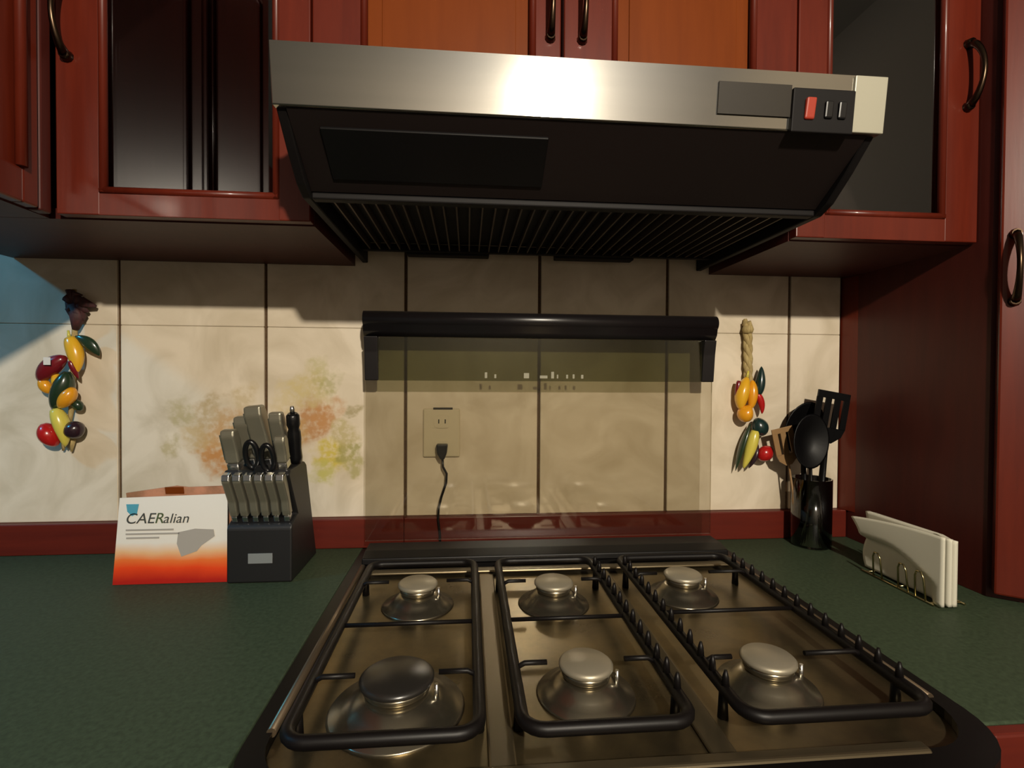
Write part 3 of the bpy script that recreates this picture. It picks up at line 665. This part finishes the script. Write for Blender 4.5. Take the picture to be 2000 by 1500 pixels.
t = thing('vegetable_string', (.48, -.012, .15), 'string of glazed vegetables on pale braided raffia hanging beside the raised lid', 'wall ornament', 'vegetable strings on the tiled wall')
for k in range(3):
    P = []
    for q in range(17):
        s = q/16; z = .500-.150*s; P.append((.4735+.004*s+.0052*math.sin(s*13+k*2.1), -.014-.004*math.cos(s*13+k*2.1), z))
    MB().tube(P, .0058, 8).build('raffia_strand', 'raffia', t)
MB().lathe([(0, .010), (.010, .008), (.0125, 0), (.010, -.008), (0, -.010)], (.4725, -.018, .482), 14).build('raffia_knot', 'raffia', t)
MB().tube([(.4725, -.008, .492), (.4725, -.006, .507)], [.008, .004], 10).build('hanging_loop', 'raffia', t)
veg(t, (.470, Y, .372), (.452, Y-.004, .300), .0165, 'yellow', (-.004, 0, 0), 'egg', stem='pale')
veg(t, (.482, Y, .366), (.476, Y-.004, .300), .0125, 'orange', (.003, 0, 0), 'egg', name='gourd')
veg(t, (.449, Y-.006, .300), (.480, Y-.006, .288), .0205, 'orange', (0, 0, -.003), 'egg', name='gourd')
veg(t, (.450, Y, .365), (.444, Y, .318), .007, 'maroon')
veg(t, (.4965, Y, .334), (.5035, Y, .398), .0125, 'teal', (.002, 0, 0))
veg(t, (.494, Y-.002, .336), (.505, Y-.002, .290), .0085, 'red', (.004, 0, 0))
veg(t, (.488, Y-.006, .278), (.505, Y-.004, .240), .0185, 'teal', (.003, 0, 0), 'egg')
veg(t, (.480, Y, .268), (.445, Y, .160), .0105, 'green', (-.002, 0, .004), 'leaf', name='leaf')
veg(t, (.486, Y-.008, .252), (.460, Y-.006, .166), .0145, 'pale', (.002, 0, 0))
veg(t, (.494, Y-.006, .222), (.474, Y-.004, .166), .0115, 'purple', (.002, 0, 0), 'leaf', name='aubergine')
veg(t, (.524, Y-.008, .214), (.497, Y-.008, .186), .0170, 'red', (0, 0, 0), 'egg')

# ------------------------------------------------------------------ utensils in a smoked jar
JX, JY = .6, -.062
t = thing('utensil_jar', (JX, JY, .0008), 'smoked transparent jar holding black utensils beside the corner cabinet', 'jar')
MB().lathe([(0, .0008), (.0385, .0008), (.0405, .004), (.0405, .150), (.0385, .150), (.0385, .006), (0, .006)], (JX, JY, 0), 40).build('jar_wall', 'jar', t)
def utensil(name, label, foot, top, handle_r, mtn, cat):
    """upright handle from foot to neck; returns root, neck, direction"""
    k = thing(name, foot, label, cat, 'utensils in the jar')
    a, b = Vector(foot), Vector(top); d = (b-a)
    MB().tube([a, a+d*.02, a+d*.30, a+d*.52, a+d*.58, b], [handle_r*.7, handle_r*.85, handle_r*1.05, handle_r*1.2, handle_r*.6, handle_r*.5], 12, flat=(1, .7)).build('handle', mtn, k)
    return k
def head_matrix(c, tiltz, yaw=0, pitch=0):
    return Matrix.Translation(c) @ Matrix.Rotation(yaw, 4, 'Z') @ Matrix.Rotation(pitch, 4, 'X') @ Matrix.Rotation(tiltz, 4, 'Y')
def slotted(k, mtx, wd, ht, slots, mtn, th=.003, taper=.82):
    """turner blade with open slots, built as frame bars"""
    b = MB(); n = slots+1; bar = wd/(n+slots*.55); gap = bar*.55
    b.box(-wd/2, wd/2, -th/2, th/2, ht*.86, ht, bev=.001, mtx=mtx)
    b.prism([(-wd/2, ht*.30), (wd/2, ht*.30), (wd*.5*taper, ht*.14), (wd*.14, 0), (-wd*.14, 0), (-wd*.5*taper, ht*.14)], 'y', -th/2, th/2, mtx=mtx)
    for i in range(n):
        x = -wd/2+i*(bar+gap); b.box(x, x+bar, -th/2, th/2, ht*.295, ht*.865, mtx=mtx)
    return b.build('blade', mtn, k)
k = utensil('slotted_turner', 'black slotted turner with square head, tallest utensil in the jar', (.606, -.070, .008), (.632, -.062, .235), .0145, 'black_matte', 'turner')
slotted(k, head_matrix(Vector((.632, -.062, .228)), .17), .078, .115, 3, 'black_matte')
k = utensil('serving_spoon', 'black serving spoon half hidden behind the slotted turner in the jar', (.597, -.050, .008), (.597, -.036, .205), .0125, 'black_matte', 'spoon')
sp = MB().lathe([(0, -.014), (.022, -.012), (.036, -.004), (.040, .002), (.037, .002), (.02, -.008), (0, -.010)], n=26)
bmesh.ops.scale(sp.bm, vec=(1.12, 1.55, 1), verts=sp.bm.verts)
bmesh.ops.transform(sp.bm, matrix=Matrix.Translation((.602, -.030, .258)) @ Matrix.Rotation(.30, 4, 'Y') @ Matrix.Rotation(PI/2+.1, 4, 'X'), verts=sp.bm.verts)
sp.build('bowl', 'black_matte', k)
k = utensil('cooking_spoon', 'large black cooking spoon in front of the other utensils in the jar', (.590, -.078, .008), (.578, -.088, .190), .0085, 'black_matte', 'spoon')
bl = MB().lathe([(0, -.020), (.020, -.017), (.035, -.007), (.041, .002), (.038, .002), (.019, -.012), (0, -.015)], n=28)
bmesh.ops.scale(bl.bm, vec=(1.0, 1.45, 1), verts=bl.bm.verts)
bmesh.ops.transform(bl.bm, matrix=Matrix.Translation((.574, -.094, .236)) @ Matrix.Rotation(.10, 4, 'Y') @ Matrix.Rotation(PI/2-.05, 4, 'X'), verts=bl.bm.verts)
bl.build('bowl', 'black_matte', k)
k = utensil('spatula', 'tan slotted spatula at the back of the utensil jar near the vegetable string', (.574, -.062, .008), (.552, -.052, .185), .005, 'tan', 'spatula')
slotted(k, head_matrix(Vector((.553, -.052, .178)), -.22), .05, .085, 2, 'tan')

# ------------------------------------------------------------------ napkins in a wire holder
NX = .618
t = thing('napkin_holder', (NX+.012, -.29, .0008), 'small wire napkin holder filled with white paper napkins on the right worktop', 'napkin holder')
bs = MB()
for xr in (NX-.022, NX+.033): bs.tube([(xr, -.214, .0026), (xr, -.366, .0026)], .0017, 8)
for yr in (-.222, -.29, -.358): bs.tube([(NX-.022, yr, .0026), (NX+.033, yr, .0026)], .0017, 8)
bs.build('base', 'wire', t)
for yy in (-.252, -.307, -.341):
    MB().tube([(NX-.022, yy-.010, .003), (NX-.025, yy-.008, .040), (NX-.026, yy-.004, .049), (NX-.026, yy+.004, .049), (NX-.025, yy+.008, .040), (NX-.022, yy+.010, .003)], .0016, 8).build('wire_loop', 'wire', t)
for yy in (-.26, -.33):
    MB().tube([(NX+.033, yy-.02, .004), (NX+.035, yy-.018, .08), (NX+.035, yy+.018, .08), (NX+.033, yy+.02, .004)], .0016, 8).build('wire_loop', 'wire', t)
for i in range(3):
    k = i*.0085
    def nap(u, v, k=k, i=i):
        y = -.200-.178*u; z = .0045+.112*v
        over = max(0, v-.52)/.48
        vb = .58-.75*max(0, u-.30)**1.5
        e = max(0., min(1., (v-vb)/.16+.5)); e = e*e*(3-2*e); g = max(0., min(1., (u-.80)/.14)); e = max(e, g*g*(3-2*g))
        flop = (.016*e + .012*over*(1-u)**2 if i == 0 else .010*over**1.4*(1-u)*(1-.25*i) + .011*g)
        drop = (.014*over*(1-u)**2 if i == 0 else 0)
        belly = 0
        return (NX+k+belly-flop+.012*(1-v)*0, y+(.006*math.sin(v*7)*(1-u) if i == 0 else 0), z-drop-.0030*i*v)
    o = MB().grid(nap, 30, 24, .006 if i else .004).build('paper_napkin', 'paper')
    tag(o, 'white folded paper napkin drooping over the front of the wire holder' if i == 0 else ('white paper napkin held between the drooping one and the rearmost one', 'white paper napkin at the back of the wire holder against the rear loops')[i-1], 'napkin', 'napkins in the wire holder')

# ------------------------------------------------------------------ behind the camera: pendant lamp and opposite cabinets (seen only in reflections)
t = thing('pendant_lamp', (LAMP[0], LAMP[1], LAMP[2]), 'small pendant lamp with open white shade hanging from the ceiling', 'lamp')
MB().tube([(LAMP[0], LAMP[1], LAMP[2]+.11), (LAMP[0], LAMP[1], ROOM['z1']-.02)], .004, 8).build('cable', 'black', t)
MB().lathe([(.02, .11), (.05, .10), (.13, .06), (.13, .058), (.05, .096), (.02, .105)], LAMP, 32).build('shade', 'ceil', t)
MB().lathe([(0, .11), (.018, .11), (.018, .06), (0, .06)], LAMP, 16).build('socket', 'black', t)
MB().lathe([(0, 0), (.045, 0), (.045, -.02), (0, -.02)], (LAMP[0], LAMP[1], ROOM['z1']), 20).build('ceiling_rose', 'ceil', t)
t = thing('opposite_cabinet', (-2.1, -3.1, .95), 'red wall cabinet on the opposite side of the kitchen', 'cabinet')
MB().box(-2.67, -1.52, -3.295, -2.97, .95, 1.80).build('carcass', 'wood_dark', t)
for k in range(3):
    d = MB().box(-2.665+k*.38, -2.295+k*.38, -2.9695, -2.95, .96, 1.79, bev=.004).build('door', 'wood', t)
    MB().box(-2.605+k*.38, -2.355+k*.38, -2.9495, -2.942, 1.03, 1.72, bev=.004).build('panel', 'wood_panel', d)
